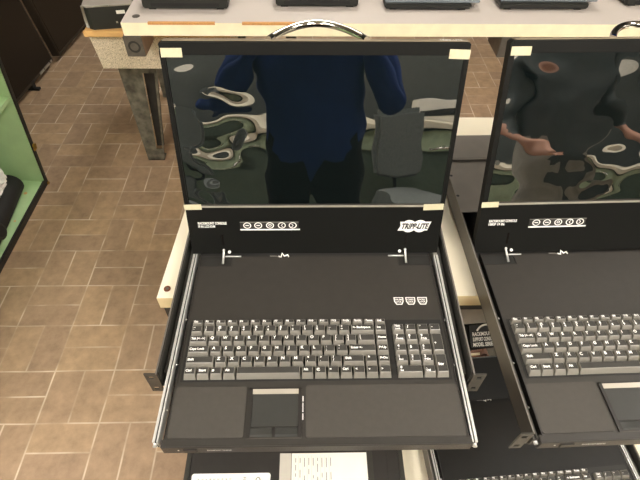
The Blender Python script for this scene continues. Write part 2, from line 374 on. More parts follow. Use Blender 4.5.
def make_console(label, loc, rz, tilt, ear_y, film, yh=YH, group=None, line2='19 IN. LCD', lid_sticker=False, back=None, cw=.2345, skew=0.0, rail='steel', icons=True, ear_lo=-.040, dk='deck'):
    t = thing('rackmount_console', label, 'console', loc, rz, group)
    O = (0, 0, B)
    DEP = back if back else .70
    ye = ear_y; yb = DEP
    # ---- chassis
    b = MB(); W = cw
    b.box(-W, W, ye, yb, -.022, -.0205, 'inner')
    for fx in (-.19, .19):
        for fy in (max(ye+.05, .32), yb-.06): b.tube([(fx, fy, -.028), (fx, fy, -.022)], .012, 'rubber', 12)
    for s in (-1, 1):
        xs = sorted((s*W, s*(W-.0022)))
        b.box(xs[0], xs[1], ye, yb, -.022, .016, 'flank'); b.box(xs[0], xs[1], ye, yb, .016, .017, 'cover')
        xs = sorted((s*(W-.0022), s*(W-.0040)))
        b.box(xs[0], xs[1], ye+.004, yb, -.0205, .0155, 'chassis')
    ch = b.build('chassis', t, O)
    b = MB()
    b.box(-W, W, .425, yb, .017, .0185, 'cover')
    b.box(-W, W, yb-.0015, yb, -.022, .017, 'chassis')
    for s in (-1, 1):
        for yy in (.47, .53, .60): b.disc(s*.222, yy, .0032, .0187, 'ink', 10)
    tc_ = b.build('top_cover', ch)
    b = MB()                                    # raised rear housing with rounded corners
    b.rrect(-.216, .216, .575, yb-.006, .012, .0185, .0235, 'cover'); b.rrect(-.2115, .2115, .5795, yb-.010, .010, .0235, .0242, 'cover')
    b.build('rear_housing', ch)
    for s in (-1, 1):                           # rack ears
        b = MB(); xa, xb2 = sorted((s*(W-.0005), s*(W+.0165)))
        pts = [(xa, -.027), (xb2, -.027), (xb2, .017), (xa, .017)]
        y0, y1 = ye, ye+.0022
        # plate with two slotted holes
        b.box(xa, xb2, y0, y1, ear_lo, ear_lo+.007, 'chassis'); b.box(xa, xb2, y0, y1, ear_lo+.015, .0015, 'chassis'); b.box(xa, xb2, y0, y1, .0095, .017, 'chassis')
        m0, m1 = sorted((s*(W+.0045), s*(W+.0125)))
        for z0, z1 in ((ear_lo+.007, ear_lo+.015), (.0015, .0095)):
            b.box(xa, m0, y0, y1, z0, z1, 'chassis'); b.box(m1, xb2, y0, y1, z0, z1, 'chassis')
        b.build('rack_ear', ch)
    # ---- slides
    for s in (-1, 1):
        b = MB()
        def sb(a, c, y0, y1, z0, z1, k):
            q = sorted((s*a, s*c)); b.box(q[0], q[1], y0, y1, z0, z1, k)
        sb(.2145, .2167, .004, yh-.003, -.020, .0005, rail); sb(.2167, .2188, .004, yh-.003, -.020, -.0015, 'inner')
        sb(.2188, .2222, .004, yh-.003, -.020, .0005, rail)
        b.tube([(s*.2183, .003, -.004), (s*.2183, -.0015, -.004)], .0028, 'steel', 8)
        for yy in (.05, .12, .2): b.ball((s*.2118, yy, -.004), .0017, 'steel', 8)
        sl = b.build('slide_rail', t, O)
        b = MB(); sb(.2150, min(.2265, W-.004), ye+.012, yb-.03, -.022, -.0035, 'silver' if rail == 'steel' else rail); sb(.2222, min(.2275, W-.004), ye+.012, yb-.03, -.020, -.0015, 'chassis')
        b.build('outer_rail', sl)
    for o_ in [ch]+[c_ for c_ in t.children if c_.name.startswith('slide_rail')]:
        o_.rotation_euler = (0, 0, skew); o_.location = (.25*sin(skew), .25*(1-cos(skew)), B)
    # ---- tray
    b = MB()
    b.box(-.2080, .2080, .008, yh-.004, -.0205, -.0012, 'deck_dark')
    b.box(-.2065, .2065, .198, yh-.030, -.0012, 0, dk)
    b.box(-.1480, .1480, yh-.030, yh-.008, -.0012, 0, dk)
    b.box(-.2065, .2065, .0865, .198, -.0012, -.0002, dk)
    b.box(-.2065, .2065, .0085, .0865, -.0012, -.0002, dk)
    for s in (-1, 1):                               # dark hinge wells in the back corners
        x0, x1 = sorted((s*.150, s*.2065)); b.box(x0, x1, yh-.028, yh-.008, -.0012, -.0006, 'inner')
    for s in (-1, 1):
        x0, x1 = sorted((s*.2065, s*.2085)); b.box(x0, x1, .008, yh-.004, -.020, .0015, 'deck_dark'); x0, x1 = sorted((s*.2080, s*.2143)); b.box(x0, x1, .008, yh-.02, -.0200, -.0120, 'ink')
    tr = b.build('tray', t, O)
    b = MB(); b.box(-.2130, .2130, -.0015, .0105, -.0215, .0008, dk, .0012)
    b = MB(); b.bbox(-.2130, .2130, -.0015, .0105, -.0215, .0008, dk, .0012)
    b.tm = Matrix.Translation((0, -.0017, 0)) @ Matrix.Rotation(R(90), 4, 'X')
    b.text('RACKMOUNT CONSOLE', -.151, -.0125, 0, 'white', h=.0042, w=.033, bold=.02)
    b.tm = Matrix()
    b.ball((-.190, -.0016, -.010), (.0013, .0006, .0013), 'steel', 8)
    b.build('front_bezel', tr)
    b = MB(); b.bbox(-.183, -.164, -.0032, -.0012, -.0165, -.0045, 'deck_dark', .0006); b.build('latch', tr)
    b = MB(); b.rrect(-.2062, -.1022, .0110, .0838, .004, 0, .0012, 'palm'); b.build('palm_rest', tr)
    b = MB(); b.rrect(-.0165, .2062, .0095, .0850, .004, 0, .0012, 'palm'); b.build('palm_rest', tr)
    for i in range(3 if icons else 0):
        b = MB(); cx = .1395+i*.0200; cy = .2335
        sh = lambda k: [(cx-.0082*k, cy+.0068*k), (cx+.0082*k, cy+.0068*k), (cx+.0078*k, cy-.0020*k), (cx+.0048*k, cy-.0080*k), (cx-.0048*k, cy-.0080*k), (cx-.0078*k, cy-.0020*k)]
        a, c = sh(1.0), sh(.80); n = 6
        b.add([(x, y, .0002) for x, y in a]+[(x, y, .0002) for x, y in c], [(j, (j+1) % n, n+(j+1) % n, n+j) for j in range(n)], 'white')
        b.text(('NUM', 'CAPS', 'SCRL')[i], cx, cy+.0022, .0002, 'white', h=.003, w=.0105, bold=.03, center=True)
        b.text('LOCK', cx, cy-.0022, .0002, 'white', h=.003, w=.0095, bold=.03, center=True)
        b.build('lock_indicator', tr)
    # ---- touchpad
    b = MB()
    b.box(-.0985, -.0935, .0095, .0815, 0, .0022, 'deck_dark'); b.box(-.0270, -.0225, .0095, .0815, 0, .0022, 'deck_dark')
    b.box(-.0985, -.0225, .0795, .0815, 0, .0022, 'deck_dark'); b.box(-.0985, -.0225, .0090, .0105, 0, .0016, 'palm')
    b.box(-.0935, -.0270, .0105, .0795, 0, .0004, 'deck_dark')
    tp = b.build('touchpad', t, O)
    b = MB(); b.add([(-.0935, .0725, .0006), (-.0270, .0725, .0006), (-.0270, .0795, .0022), (-.0935, .0795, .0022)], [(0, 1, 2, 3)], 'bar'); plab(b.build('top_bar', tp), 'bar along the top of the touchpad, its gloss painted grey')
    b = MB(); b.box(-.0930, -.0275, .0262, .0715, .0004, .0009, 'pad'); b.build('pad_surface', tp)
    for x0, x1 in ((-.0928, -.0628), (-.0588, -.0280)):
        b = MB(); n = 8
        for j in range(n):
            xa = x0+(x1-x0)*j/n; xb2 = x0+(x1-x0)*(j+1)/n
            za = .0016-.0012*sin(pi*j/n); zb = .0016-.0012*sin(pi*(j+1)/n)
            b.add([(xa, .0115, .0006), (xb2, .0115, .0006), (xb2, .0138, .0026), (xa, .0138, .0026), (xa, .0225, za+.001), (xb2, .0225, zb+.001), (xa, .0250, .0006), (xb2, .0250, .0006)],
                  [(0, 1, 2, 3), (3, 2, 5, 4), (4, 5, 7, 6)], 'pad')
        b.build('click_button', tp)
    b = MB()
    for y0, y1 in ((.0345, .0435), (.0455, .0590), (.0610, .0690)): b.quad(-.0213, -.0200, y0, y1, .0002, 'white')
    b.build('side_marks', tp)
    # ---- keyboard
    b = MB()
    b.box(KX-.004, KX+20*U+GAP+.004, KY-.001, KY+5*UY+.0135, 0, .0004, 'inner')
    kb = b.build('keyboard', t, O)
    for x, y, me in KEYS:
        o = bpy.data.objects.new('key', me); col.objects.link(o); o.parent = kb; o.location = (KX+x, KY+y+.0012, .0004)
    # ---- lid
    b = MB()
    c = .0035
    b.prism([(-WL, -.012), (WL, -.012), (WL, LL-c), (WL-c, LL), (-WL+c, LL), (-WL, LL-c)], -.0150, 0, 'lid')
    for s in (-1, 1):                                # bezel side rims
        x0, x1 = sorted((s*.2145, s*WL)); b.box(x0, x1, .080, .335, 0, .0012, 'lid')
    b.box(-WL+c, WL-c, .3305, LL-.0015, 0, .0012, 'lid')
    ld = b.build('lid', t, (0, yh, ZL+B)); ld.rotation_euler = (pi/2-tilt, 0, 0)
    b = MB(); b.box(-WL+.006, WL-.004, LL, LL+.0012, -.0140, -.0005, 'edge')
    b.tm = Matrix.Translation((0, LL+.0014, 0)) @ Matrix.Rotation(R(-90), 4, 'X')
    b.text('TRIPP-LITE', .176, .0015, 0, 'white', h=.009, w=.033, bold=.02)
    b.tm = Matrix(); b.build('front_edge', ld)
    b = MB(); b.box(-.2125, .2130, .0900, .3300, 0, .0006, film); plab(b.build('screen', ld), 'dark glossy display under loose plastic film')
    b = MB(); b.box(-.2135, .2140, .0832, .0868, 0, .0012, 'silver' if icons else 'lid'); b.box(-.2135, .2140, .0868, .0895, 0, .0007, 'chassis'); b.build('screen_trim', ld)
    for x0, x1, y0, y1, r in ((-.2190, -.1890, .3270, .3395, 0), (.1915, .2215, .3255, .3385, -.03), (-.2225, -.1930, .0795, .0895, .02), (.1850, .2195, .0775, .0890, .03)):
        b = MB(); b.tm = Matrix.Translation(((x0+x1)/2, (y0+y1)/2, 0)) @ Matrix.Rotation(r, 4, 'Z')
        w, h = (x1-x0)/2, (y1-y0)/2; b.box(-w, w, -h, h, .0013, .0017, 'tape')
        b.build('tape_tab', ld)
    b = MB(); z = .0004
    b.text('RACKMOUNT CONSOLE', -.2035, .0497, z, 'white', h=.0048, w=.0495, bold=.035)
    b.text(line2, -.2035, .0434, z, 'white', h=.0046, w=.029, bold=.035)
    b.build('printed_name', ld)
    # on-screen-display buttons
    b = MB(); b.box(-.1310, -.0270, .0375, .0400, 0, .0005, 'white'); b.box(-.1310, -.0290, .0400, .0545, 0, .0003, 'deck_dark')
    b.box(-.1310, -.0290, .0532, .0545, .0003, .0006, 'greyprint')
    cs = b.build('button_strip', ld) if icons else None
    for i, cx in enumerate(() if not icons else (-.1185, -.0995, -.0790, -.0585, -.0395)):
        b = MB(); cy = .0475; z = .0009
        b.disc(cx, cy, .0050, z-.0003, 'ink', 18, 1.12); b.ring(cx, cy, .0047, .0062, z, 'white', 20, 1.12)
        if i < 2: b.box(cx-.0032, cx+.0032, cy-.0009, cy+.0009, z-.0002, z, 'white')
        elif i == 2:
            p = arc(cx, cy, .0030, -20, 200, 8)+arc(cx, cy, .0018, 200, -20, 8); b.add([(x, y, z) for x, y in p], [(j, j+1, 16-j, 17-j) for j in range(8)], 'white')
            b.box(cx-.002, cx+.002, cy-.0020, cy-.0009, z-.0002, z, 'white')
        else:
            d = 1 if i == 3 else -1
            for sgn in (-1, 1):
                b.add([(cx-d*.0016, cy, z), (cx+d*.0012, cy+sgn*.0032, z), (cx+d*.0026, cy+sgn*.0032, z), (cx-d*.0002, cy, z)], [(0, 1, 2, 3)], 'white')
        b.build('round_button', cs)
    # badge
    b = MB(); x0, x1, y0, y1 = .1465, .2010, .0355, .0535; z = .0004; ym = (y0+y1)/2
    sk = .0018
    out = [(x0-sk, y0), (x1-sk-.002, y0), (x1-.001, ym+.001), (x1+sk, y1), (x0+sk, y1), (x0+sk+.001, ym)]
    b.add([(x, y, z) for x, y in out], [tuple(range(6))], 'white')
    b.disc(x0+.0175, ym, .0125, z+.0001, 'white', 24); b.disc(x0+.0370, ym, .0125, z+.0001, 'white', 24)
    b.text('TRIPP', x0+.0035, ym-.0050, z+.0003, 'ink', h=.0105, w=.0262, bold=.045, shear=.22)
    b.text('-', x0+.0292, ym-.0052, z+.0003, 'ink', h=.0100, w=.0030, bold=.03, shear=.22)
    b.text('LITE', x0+.0322, ym-.0050, z+.0003, 'ink', h=.0105, w=.0185, bold=.045, shear=.22)
    b.build('badge', ld)
    # handle : chrome bow standing out of the lid's front edge
    b = MB(); pts = []
    hx = [(.0695*u_+.003, LL+.0010+.012*(1-u_*u_), -.006-.062*(1-u_*u_)) for u_ in [i/12-1 for i in range(25)]]
    b.tube(hx, .0052, 'chrome', 12); plab(b.build('handle', ld), 'bowed chrome handle')
    # hinge pins
    for s in (-1, 1):
        b = MB(); x = s*.1630-.001
        b.box(x-.0018, x+.0018, .006, .028, 0, .0004, 'tvscreen')
        b.build('slot', ld)
        b = MB()
        b.tube([(x, yh-.003, .012), (x, yh-.027, .0045)], .0019, 'steel', 8)
        b.tube([(x-s*.002, yh-.008, .0015), (x-s*.030, yh-.008, .0015)], .0013, 'steel', 8)
        b.ball((x, yh-.003, .013), .0026, 'steel', 8); b.ball((x-s*.010, yh-.005, .0105), .0031, 'white', 8)
        b.build('hinge_pin', t, O)
    # cable glimpsed in the hinge gap
    b = MB(); x = -.066
    b.tube([(x-.016, yh-.007, .001), (x-.006, yh-.008, .002), (x, yh-.009, .001)], .0008, 'greyprint', 6)
    b.tube([(x, yh-.008, .001), (x+.004, yh-.011, .0025), (x+.006, yh-.004, .005), (x+.010, yh-.009, .003), (x+.016, yh-.006, .003), (x+.018, yh-.010, .002)], .0014, 'white', 6)
    b.build('hinge_cable', t, O)
    if lid_sticker:
        b = MB(); z = .0012; x0 = -.082
        b.box(x0-.006, x0+.060, .112, .166, .0006, .0010, 'ink')
        for j, (tx, w) in enumerate((('RACKMOUNT', .052), ('SUPPORT CONSOLE', .054), ('MODEL SERIES', .052))):
            b.text(tx, x0, .140-j*.0125, z, 'white', h=.0088, w=w, bold=.03)
        p = arc(x0+.036, .138, .030, 150, 62, 10)+arc(x0+.036, .138, .0255, 62, 150, 10)
        b.add([(x, y, z) for x, y in p], [(j, j+1, 20-j, 21-j) for j in range(10)], 'white')
        plab(b.build('film_sticker', ld), 'black sticker with white lettering and an arc')
        b = MB(); b.box(-.205, .205, .170, .325, .0006, .0009, 'grey_reflection'); plab(b.build('reflection_sheet', ld), 'grey sheet painted as the reflection on the upper display')  # grey sheet put in place of the ceiling's reflection on the display
        b = MB(); b.box(-.090, -.068, .094, .100, .0013, .0017, 'tape'); b.build('tape_tab', ld)
    return t

BENCH_Z = -.029
G = 'open rackmount consoles'
make_console('black rackmount console with open lid, steel slides and whole keyboard in view', (0, 0, BENCH_Z), 0, TILT, .094, 'film_a', skew=-.012, line2='19 IN. LCD KVM')
make_console('black rackmount console with open lid at the right, cut off by the frame', (.518, .005, BENCH_Z), .025, .342, .006, 'film_b', line2='1080P 19 IN.', back=.665, cw=.2265, rail='chassis')
LOW_Z = -.479
make_console('black rackmount console on the lower table, only its top key rows showing', (.498, -.112, LOW_Z), .068, R(54), -.02, 'film_c', yh=.372, lid_sticker=True, back=.70, icons=False, ear_lo=-.027, dk='deck_shaded')

# closed console underneath the first one
t = thing('closed_console', 'closed black console with a white label and papers on top, under the centre console', 'console', (-.045, .0, LOW_Z))
b = MB(); b.bbox(-.236, .236, -.25, .30, 0, .044, 'deck_dark', .0015); b.box(-.2365, -.2265, -.25, .30, .044, .0465, 'chassis'); b.box(.2265, .2365, -.25, .30, .044, .0465, 'chassis')
ck = b.build('case', t)
b = MB(); b.box(.200, .201, -.25, .30, .044, .0447, 'ink'); b.box(.158, .170, -.25, .30, .044, .0462, 'chassis'); b.build('lid_seam', ck)
b = MB(); z = .0448
b.rrect(-.220, -.052, -.06, .086, .005, .044, z, 'white')
rows = (('A17X800', .010), ('SERIAL NO', .022))
for i in range(9): b.text('ATX8220A5'[i]+'1', -.207+i*.0085, .076, z+.0002, 'greyprint', h=.004, rot=R(-90))
for i in range(5): b.text(('1:', 'INPUT', '5V', 'CLASS B', 'MADE')[i], -.204+i*.033, .064, z+.0002, 'greyprint', h=.0045, rot=R(-90), bold=.01)
b.text('CE', -.083, .078, z+.0002, 'greyprint', h=.010, rot=R(-90), bold=.01)
b.text('FCC', -.110, .078, z+.0002, 'greyprint', h=.006, rot=R(-90))
for i in range(4): b.quad(-.200+i*.03, -.199+i*.03, -.04, .04, z+.0002, 'greyprint')
plab(b.build('rating_label', t), 'white rounded label with small grey print')
b = MB(); zc = LOW_Z+.0445
b.box(-.078, .112, -.19, .125, zc, zc+.0012, 'paper'); b.box(-.078, -.053, -.19, .125, zc+.0012, zc+.0017, 'paper_grey'); b.box(-.0535, -.052, -.19, .125, zc+.0017, zc+.0019, 'greyprint')
for i in range(9):
    x = -.047+i*.0095
    b.quad(x, x+.0005, -.18, .120, zc+.0014, 'paper_grey')
    y = .115
    while y > -.1:
        l = random.uniform(.006, .02); b.quad(x+.003, x+.0044, y-l, y, zc+.0015, 'greyprint'); y -= l+random.uniform(.003, .02)
tag(b.build('paper_sheet'), 'white printed sheet with a grey margin lying on the closed console', 'paper')

# ------------------------------------------------------------------ benches
t = thing('workbench', 'cream-topped workbench carrying the two open consoles', 'workbench', (.45, .52, FLOOR))
def rel(mb, name, par, o): return mb.build(name, par, (-o[0], -o[1], -o[2]))
o = (.45, .52, FLOOR)
b = MB(); FY = .262
b.add([(-.279, FY, BENCH_Z), (1.6, FY, BENCH_Z), (1.6, .805, BENCH_Z), (-.246, .805, BENCH_Z), (-.279, FY, BENCH_Z-.030), (1.6, FY, BENCH_Z-.030), (1.6, .805, BENCH_Z-.030), (-.246, .805, BENCH_Z-.030)],
      [(0, 1, 2, 3)], 'bench')
b.add([(-.279, FY, BENCH_Z), (1.6, FY, BENCH_Z), (1.6, .805, BENCH_Z), (-.246, .805, BENCH_Z), (-.279, FY, BENCH_Z-.030), (1.6, FY, BENCH_Z-.030), (1.6, .805, BENCH_Z-.030), (-.246, .805, BENCH_Z-.030)],
      [(7, 6, 5, 4), (0, 4, 5, 1), (1, 5, 6, 2), (2, 6, 7, 3), (3, 7, 4, 0)], 'bench_edge')
top = rel(b, 'bench_top', t, o)
b = MB(); b.tube([(-.264, .282, BENCH_Z), (-.264, .282, BENCH_Z+.0012)], .0062, 'rust', 14); b.tube([(-.264, .282, BENCH_Z+.0012), (-.264, .282, BENCH_Z+.0016)], .003, 'beam', 10)
plab(b.build('screw', top), 'rusty brown screw head')
b = MB()
for y0, y1 in ((FY+.012, FY+.05), (.74, .78)): b.box(-.268, 1.58, y0, y1, BENCH_Z-.062, BENCH_Z-.030, 'dark_steel')
rel(b, 'frame', t, o)
b = MB(); b.box(-.277, -.248, FY+.006, FY+.034, BENCH_Z-.078, BENCH_Z-.030, 'dark_steel', .002); rel(b, 'bracket', t, o)
for x, y in ((-.245, .758), (1.55, .758), (1.55, FY+.03)):
    b = MB(); b.box(x-.018, x+.018, y-.018, y+.018, FLOOR, BENCH_Z-.062, 'dark_steel'); rel(b, 'leg', t, o)

t = thing('low_table', 'low cream table under the workbench with more consoles on it', 'table', (.5, .1, FLOOR)); o = (.5, .1, FLOOR)
b = MB(); b.box(-.270, 1.35, -.26, .66, LOW_Z-.03, LOW_Z, 'bench', .003); rel(b, 'tabletop', t, o)
for x, y in ((-.22, .60), (1.3, .60), (-.22, -.2), (1.3, -.2)):
    b = MB(); b.box(x-.02, x+.02, y-.02, y+.02, FLOOR, LOW_Z-.03, 'dark_steel'); rel(b, 'leg', t, o)

# ------------------------------------------------------------------ rear table with devices
RZ = -.05; o = (.4, 1.75, FLOOR)
t = thing('rear_table', 'long white table with worn cream front edge across the back', 'table', o)
b = MB(); b.box(-.632, 2.4, 1.372, 2.15, RZ-.044, RZ-.0005, 'table_edge'); b.box(-.632, 2.4, 1.3725, 2.15, RZ-.0005, RZ, 'tabletop')
tt = rel(b, 'tabletop', t, o)
b = MB()
for x0, x1 in ((-.543, -.322), (-.232, -.02)): b.box(x0, x1, 1.3705, 1.382, RZ-.006, RZ+.0006, 'worn')
plab(b.build('worn_edge', tt), 'strips of bare orange chipboard along the front edge')
b = MB(); b.tube([(-.592, 1.42, RZ+.0001), (-.592, 1.42, RZ+.0012)], .013, 'beam', 16); b.build('grommet', tt)
for x, kind in ((-.608, 0), (.682, 1)):
    b = MB(); b.box(x-.030, x+.030, 1.376, 1.50, RZ-.118, RZ-.044, 'beam_side' if kind == 0 else 'beam'); sb_ = rel(b, 'support_beam', t, o)
    b = MB(); b.box(x-.032, x+.030, 1.370, 1.376, RZ-.118, RZ-.046, 'beam', .002)
    if kind == 0:
        b.tm = Matrix.Translation((x, 1.3697, RZ-.082)) @ Matrix.Rotation(R(90), 4, 'X'); b.ring(0, 0, .014, .021, 0, 'dark_steel', 20); b.tm = Matrix()
    b.build('end_plate', sb_)
for x in (-.10, 2.3):
    b = MB(); b.box(x-.025, x+.025, 2.08, 2.13, FLOOR, RZ-.044, 'beam'); rel(b, 'leg', t, o)
b = MB(); b.box(2.27, 2.33, 1.42, 1.48, FLOOR, RZ-.044, 'beam'); rel(b, 'leg', t, o)

DEV = [(-.432, 1.49, .29, .045, 'blackbox', 'black flat device on the rear table, left above the centre screen'),
       (.018, 1.515, .285, .045, 'blackbox', 'black flat device on the rear table, behind the chrome handle'),
       (.402, 1.495, .30, .022, 'bluegrey', 'flat device with pale grey lid on the rear table, third along'),
       (.808, 1.50, .31, .026, 'bluegrey', 'black device with pale grey lid on the rear table, beyond the gap between the consoles'),
       (1.265, 1.535, .31, .035, 'blackbox', 'black device at the right end of the rear table, cut by the frame')]
for x, y, w, h, topk, lab in DEV:
    t = thing('flat_device', lab, 'device', (x, y-.025, RZ))
    b = MB(); b.bbox(-w/2, w/2, 0, .22, .006, h, 'blackbox', .004); c = b.build('case', t)
    b = MB(); e = .03 if topk == 'bluegrey' else .0
    b.box(-w/2-.004+e*.2, w/2+e, .012, .23, h, h+.008, topk, .002); b.build('lid', t)
    for sx in (-1, 1):
        b = MB(); b.box(sx*w*.4-.012, sx*w*.4+.012, .01, .03, 0, .006, 'rubber'); b.build('foot', t)
    b = MB(); b.box(-w*.4, w*.4, -.0006, .0004, h*.3, h*.55, 'rubber'); b.build('front_slot', t)

# ------------------------------------------------------------------ speckled desk at the left back
o = (-.6, 1.9, FLOOR)
t = thing('speckled_desk', 'wood-topped desk with speckled stone-pattern apron and grey metal leg', 'desk', o)
DZ = -.150
b = MB(); b.box(-.838, -.30, 1.52, 2.3, DZ-.022, DZ, 'wood', .003); rel(b, 'desk_top', t, o)
b = MB()
yA = 1.565
b.add([(-.828, yA, -.32), (-.32, yA, -.32), (-.32, 2.27, -.32), (-.828, 2.27, -.32), (-.832, yA-.02, DZ-.022), (-.32, yA-.02, DZ-.022), (-.32, 2.27, DZ-.022), (-.832, 2.27, DZ-.022)], [(3, 2, 1, 0), (4, 5, 6, 7), (0, 1, 5, 4), (1, 2, 6, 5), (2, 3, 7, 6), (3, 0, 4, 7)], 'speckle'); rel(b, 'apron', t, o)
b = MB()    # folded steel leg with a long slot, narrowing to the foot
def legp(zt, x0, x1): return x0, x1
zt, zb = -.320, FLOOR
xl0, xr0, xl1, xr1 = -.806, -.640, -.802, -.724
yf = 1.645
def lerp(a, c, f): return a+(c-a)*f
N = 8
for i in range(N):
    f0, f1 = i/N, (i+1)/N
    z0, z1 = lerp(zt, zb, f0), lerp(zt, zb, f1)
    a0, a1 = lerp(xl0, xl1, f0), lerp(xl0, xl1, f1); c0, c1 = lerp(xr0, xr1, f0), lerp(xr0, xr1, f1)
    def fr(u0, u1, k, dy=0):
        p = [(lerp(a0, c0, u0), yf+dy, z0), (lerp(a0, c0, u1), yf+dy, z0), (lerp(a1, c1, u1), yf+dy, z1), (lerp(a1, c1, u0), yf+dy, z1)]
        q = [(x, y+.006, z) for x, y, z in p]
        b.add(p+q, [(0, 3, 2, 1), (4, 5, 6, 7), (0, 4, 7, 3), (1, 2, 6, 5), (0, 1, 5, 4), (3, 7, 6, 2)], k)
    if 1 <= i <= 6: fr(0, .60, 'galv'); fr(.93, 1, 'galv'); fr(.58, .96, 'dark_steel', .03)
    else: fr(0, .9, 'galv'); fr(.9, 1, 'galv')
b.box(xl1, xr1, yf, yf+.05, zb, zb+.006, 'galv')
rel(b, 'leg', t, o)
for x, y in ((-.82, 2.22), (-.36, 2.22)):
    b = MB(); b.box(x-.02, x+.02, y-.02, y+.02, FLOOR, -.320, 'galv'); rel(b, 'leg', t, o)

# black switch box lying on the desk
t = thing('switch_box', 'black box with grey top and silver end lying on the wooden desk top', 'box', (-.722, 1.545, DZ), R(10))
b = MB(); pr = [(-.092, .012), (-.076, 0), (.075, 0), (.075, .20), (-.092, .20)]
b.prism(pr, .0, .080, 'blackbox'); c = b.build('case', t)
b = MB(); b.prism([(-.094, .010), (-.077, -.002), (.078, -.002), (.078, .21), (-.094, .21)], .080, .085, 'greytop'); b.build('lid', t)
b = MB(); b.tube([(-.096, .012, .006), (-.098, .014, .03), (-.094, .012, .082)], .0055, 'silver', 8); b.tube([(-.094, .012, .082), (-.05, -.002, .0835), (.0, -.003, .084)], .003, 'silver', 8); plab(b.build('end_trim', t), 'silver edge trim')
b = MB(); b.box(.018, .048, -.0012, 0, .052, .064, 'paper'); b.box(.008, .014, -.002, 0, .020, .026, 'silver'); plab(b.build('port_label', t), 'small white label')
b = MB(); b.box(0, .004, 0, .004, 0, .001, 'rubber')
b = MB(); b.prism([(0, 0), (.06, -.004), (.075, .03), (.01, .05)], 0, .012, 'teal'); b.prism([(-.004, -.004), (.004, -.006), (.012, .05), (.004, .05)], 0, .014, 'rubber')
tag(b.build('plastic_clip', None, (-.700, 1.70, DZ+.0852)), 'teal plastic clip on top of the black switch box', 'clip')

# ------------------------------------------------------------------ green cabinet at the left
t = thing('green_cabinet', 'open pale green cabinet with worn black edges at the left', 'cabinet', (-1.2405, 1.48, FLOOR)); t.rotation_euler = (0, R(7.1), 0)
H = .95; D0, D1 = -1.35, 0.0
b = MB(); b.box(-.60, 0, -.018, 0, .0, H, 'green'); b.build('side_panel', t)
b = MB(); b.box(-.60, 0, D0, D0+.018, 0, H, 'green'); b.build('side_panel', t)
b = MB(); b.box(-.60, -.585, D0, 0, 0, H, 'green'); b.build('back_panel', t)
b = MB(); b.box(-.585, -.002, D0+.018, -.018, 0, .022, 'green')
for x, y, r in ((-.05, -.10, .008), (-.09, -.20, .006), (-.03, -.27, .005), (-.12, -.06, .006)): b.disc(x, y, r, .0225, 'wood', 10)
b.build('bottom_panel', t)
b = MB(); b.box(-.585, -.008, D0+.018, -.018, .45, .468, 'green'); b.build('shelf', t)
b = MB(); b.box(-.60, 0, D0, 0, H-.02, H, 'green'); b.build('top_panel', t)
b = MB(); b.box(-.003, .008, -.012, .002, 0, H, 'black_edge'); b.box(-.004, .012, D0, D0+.02, 0, H, 'black_edge'); b.box(-.003, .008, D0, 0, -.0, .030, 'black_edge')
plab(b.build('edge_trim', t), 'worn black edge strip')
b = MB(); b.tube([(.012, -.01, .228), (.020, -.01, .228)], .010, 'brass', 10); b.box(.012, .018, -.022, .002, .205, .222, 'brass', .002); plab(b.build('catch', t), 'brass door catch')
b = MB(); b.tube([(.012, -.008, .010), (.016, -.008, .010)], .008, 'brass', 10); plab(b.build('corner_rivet', t), 'brass rivet')

b = MB()
b.tm = Matrix.Translation((-1.300, 1.20, -.758)) @ Matrix.Rotation(R(6), 4, 'Z')
b.tube([(0, .19, 0), (0, .175, 0), (0, -.175, 0), (0, -.19, 0)], [.03, .05, .05, .035], 'rubber', 18)
b.tm = Matrix()
t = thing('black_roller', 'black rubber roller lying in the bottom of the green cabinet', 'roller', (-1.300, 1.20, -.808))
rb = b.build('roller_body', t, (1.300, -1.20, .808))
b = MB(); b.tube([(.030, -.12, .055), (.062, -.12, .062)], .036, 'dark_steel', 16); b.tube([(.062, -.12, .062), (.066, -.12, .063)], .024, 'rubber', 12); b.build('end_knob', t)
def bag():
    bm = bmesh.new(); bmesh.ops.create_icosphere(bm, subdivisions=4, radius=1)
    rnd = random.Random(3); ph = [(rnd.uniform(4, 11), rnd.uniform(4, 11), rnd.uniform(4, 11), rnd.uniform(0, 6)) for _ in range(7)]
    for v in bm.verts:
        n = sum(abs(sin(a*v.co.x+bb*v.co.y+c*v.co.z+d)) for a, bb, c, d in ph)/7
        v.co *= .72+.5*n; v.co = Vector((v.co.x*.085, v.co.y*.125, v.co.z*.045))
    me = bpy.data.meshes.new('plastic_bag'); bm.to_mesh(me); bm.free(); me.materials.append(MT['bag'])
    for p in me.polygons: p.use_smooth = False
    ob = bpy.data.objects.new('plastic_bag', me); col.objects.link(ob); ob.location = (-1.325, 1.215, -.640); ob.rotation_euler = (0, 0, R(10)); return ob
tag(bag(), 'crumpled clear white plastic bag on the black roller in the cabinet', 'bag')

